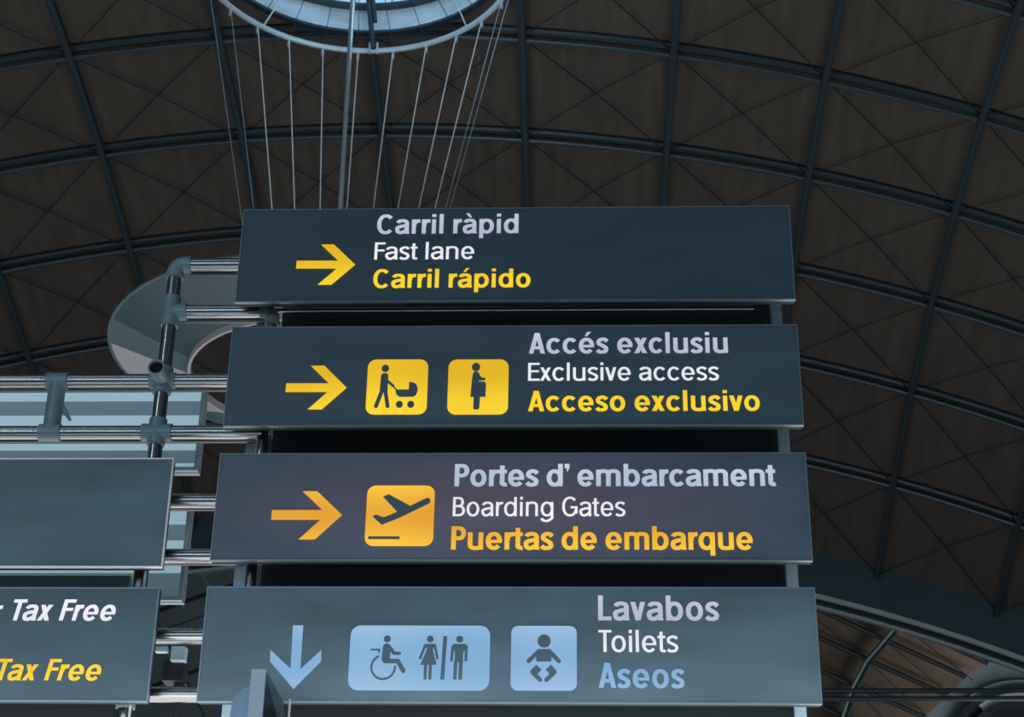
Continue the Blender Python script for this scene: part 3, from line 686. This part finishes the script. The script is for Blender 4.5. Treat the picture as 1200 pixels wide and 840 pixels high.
# ------------------------------------------------------------------ chrome pipe frame
YP = .17
fr = empty('pipe_frame', (at(200, 400, YP).x, YP, 0), 'chrome pipe frame with blue-grey joints carrying the signs', 'frame')
PR = .038
def hpipe(x0, y0, x1, y1, r=PR, name='pipe', Y=YP, m='chrome', n=20):
    a, b = at(x0, y0, Y), at(x1, y1, Y); z = (a.z + b.z) / 2; return Mesh().tube([(a.x, Y, z), (b.x, Y, z)], r, n).build(name, M[m], fr, True)
def zpx(px, py, Y=YP): return at(px, py, Y).z
H = {}
H[1] = zpx(245, 310.3); H[2] = zpx(250, 365.2); H[3] = zpx(100, 446.5); H[4] = zpx(100, 507); H[5] = zpx(225, 587); H[6] = zpx(220, 651.5); H[7] = zpx(208, 745); H[8] = zpx(200, 814)
xv = (at(208, 311, YP).x + at(187, 470, YP).x + at(181, 530, YP).x) / 3
x_el = at(320, 365, YP).x
xr_far = at(905, 365, YP).x
def hp_(z, x0, x1, r=PR): return Mesh().tube([(x0, YP, z), (x1, YP, z)], r, 48).build('pipe', M['chrome'], fr, True)
hp_(H[1], xv, xv + 1.9); hp_(H[2], xv, x_el)
for k in (3, 4): hp_(H[k], -4.6, x_el)
for k in (5, 6, 7, 8): hp_(H[k], xv, x_el)
for k in H:      # rear rails, a hand's width behind
    x0 = xv + .05 if k in (1, 2, 5, 6, 7, 8) else -4.6
    Mesh().tube([(x0, YP + .13, H[k] + .018), (x_el + .0, YP + .13, H[k] + .018)], .022, 14).build('rear_rail', M['dark_chrome'], fr, True)
Mesh().tube([(xv, YP, 0), (xv, YP, H[1])], PR, 48).build('upright_pipe', M['chrome'], fr, True)
Mesh().tube([(x_el, YP, 0), (x_el, YP, H[2] - .04)], .03, 40).build('upright_pipe', M['chrome'], fr, True)
def sleeve(p, q, r=.048, name='joint'): return Mesh().tube([p, q], r, 20).build(name, M['fitting'], fr, True)
def bend(c, d1, d2, r=.048, name='elbow'):
    c = Vector(c); L_ = .085; pts = [c + Vector(d1) * L_]
    for k in range(7):
        t = k / 6; pts.append(c + Vector(d1) * (.06 * (1 - t) ** 2) + Vector(d2) * (.06 * t ** 2))
    pts.append(c + Vector(d2) * L_); return Mesh().tube(pts, r, 20).build(name, M['fitting'], fr, True)
bend((xv, YP, H[1]), (1, 0, 0), (0, 0, -1))
bend((x_el, YP, H[2]), (-.8, 0, 0), (0, 0, -1), .04)
for z in (H[2],):
    sleeve((xv, YP, z - .09), (xv, YP, z + .09)); sleeve((xv, YP, z), (xv + .09, YP, z))
z = H[4]; sleeve((xv, YP, z - .075), (xv, YP, z + .075)); sleeve((xv - .08, YP, z), (xv + .08, YP, z))
z = H[3]; sleeve((xv, YP, z - .075), (xv, YP, z + .075), .05); sleeve((xv - .07, YP, z), (xv + .07, YP, z), .045)
for k in (5, 6, 7, 8): sleeve((xv, YP, H[k] - .07), (xv, YP, H[k] + .07))
# open stub pipe pointing forward
z = H[3]
st = sleeve((xv, YP, z), (xv, YP - .13, z), .043, 'stub_pipe')
m = Mesh(); n = 24
vs = []
for r_, y_ in ((.045, YP - .13), (.045, YP - .17), (.036, YP - .17), (.036, YP - .135)): vs += [(xv + r_ * math.cos(2 * math.pi * k / n), y_, z + r_ * math.sin(2 * math.pi * k / n)) for k in range(n)]
m.add(vs, [(b * n + k, b * n + (k + 1) % n, (b + 1) * n + (k + 1) % n, (b + 1) * n + k) for b in range(3) for k in range(n)]).build('open_rim', M['fitting'], fr, True)
Mesh().tube([(xv, YP - .134, z), (xv, YP - .136, z)], .037, n).build('bore', M['hole'], fr, label='dark open bore')
# short vertical link between the long pipes at left
xs = at(64, 476, YP).x
Mesh().tube([(xs, YP, H[4] - .02), (xs, YP, H[3] + .02)], .046, 20).build('link_pipe', M['fitting'], fr, True, label='blue-grey link between the long pipes')
sleeve((xs - .06, YP, H[3]), (xs + .055, YP, H[3])); sleeve((xs - .06, YP, H[4]), (xs + .055, YP, H[4]))
Mesh().tube([(xs + .03, YP, H[4] + .17), (xs + .09, YP + .02, H[4] + .08)], [.018, .008], 8).build('lever', M['fitting'], fr, True)
# set screws on joints
for x_ in (xv - .1, xv + .1, xs - .085, xs + .08):
    for z_ in (H[3], H[4]):
        Mesh().tube([(x_, YP - PR - .006, z_), (x_, YP - PR + .002, z_)], .006, 8).build('set_screw', M['fitting'], fr)
# thin dark rail in the top gap
a, b = at(336, 364.2, .2), at(748, 361, .2); zz = (a.z + b.z) / 2
Mesh().tube([(x_el, .2, zz), (1.3, .2, zz)], .012, 12).build('thin_rail', M['chrome'], fr, True)
# pale clamp plate on the rear rail
a, b = at(201, 757, .5), at(216, 773, .5)
Mesh().box(a.x, b.x, .5, .56, b.z, a.z).build('clamp_plate', M['post'], fr, label='small pale blue plate')
a2, b2_ = at(182, 757, .52), at(196, 763, .52)
Mesh().box(a2.x, b2_.x, .52, .56, b2_.z, a2.z).build('clamp_plate', M['post'], fr)
a3, b3 = at(192, 773, .55), at(214, 797, .55)
Mesh().box(a3.x, b3.x, .55, .66, b3.z, a3.z).build('clamp_box', M['rod'], fr)
Mesh().tube([((a.x + b.x) / 2, .6, 0), ((a.x + b.x) / 2, .6, a.z)], .03, 8).build('rear_stay', M['rod'], fr)

# flat pale posts
for (u0, v0), (u1, v1), w_, lab in (((911, 367), (937.5, 835), .056, 'pale blue flat post showing between the lettered signs near their right ends'), ((306, 380), (266, 833), .05, 'pale blue flat post showing between signs near their left ends')):
    Y = .33; x = (at(u0, v0, Y).x + at(u1, v1, Y).x) / 2
    top_z = 6.45 if u0 > 600 else at(u0, 371, Y).z
    Mesh().box(x - w_ / 2, x + w_ / 2, Y, Y + .05, 0, top_z).build('support_post', M['post'], label=lab, cat='post')
# thin bright rods
x = at(339, 830, -.018).x
Mesh().tube([(x, -.018, 0), (x, -.018, at(340, 819, -.018).z)], .006, 8).build('hanging_rod', M['cable'], None, True, label='thin bright vertical rod under the Lavabos sign, beside the pale bracket', cat='rod')
x = (at(151.5, 830, .07).x + at(171, 677, .07).x) / 2
Mesh().tube([(x, .07, 0), (x, .07, 4.56)], .007, 8).build('hanging_rod', M['cable'], None, True, label='thin bright vertical rod behind the slanted Tax Free sign', cat='rod')

# projecting bracket at the bottom
bt = 3.857; fx1 = -1.062; fx0 = fx1 - .066
br_ = empty('sign_bracket', ((fx0 + fx1) / 2, -.3, 0), 'pale grey upright bracket projecting in front of the lowest wide sign', 'bracket')
Mesh().box(fx0, fx1, -.60, -.585, 0, bt).build('front_strip', M['bracket'], br_)
Mesh().box(fx0 + .004, fx1 - .003, -.585, -.01, 0, bt - .002).build('fin', M['fin'], br_, label='dark blue side fin')
pl_ = poly_px([(268, 860), (270, 835), (272.5, 821), (275, 815), (281, 809), (287, 805.5), (292, 804.5), (300, 804.5), (297, 860)], -.57)
pl_ = [(pl_[0][0] - .02, 0)] + pl_[1:-1] + [(pl_[-2][0], 0)]
pl_ = [(min(a, fx0 + .003), b) for a, b in pl_]
Mesh().prism(pl_[::-1], -.57, -.55).build('rounded_plate', M['bracket_plate'], br_, label='pale blue plate with a rounded shoulder')
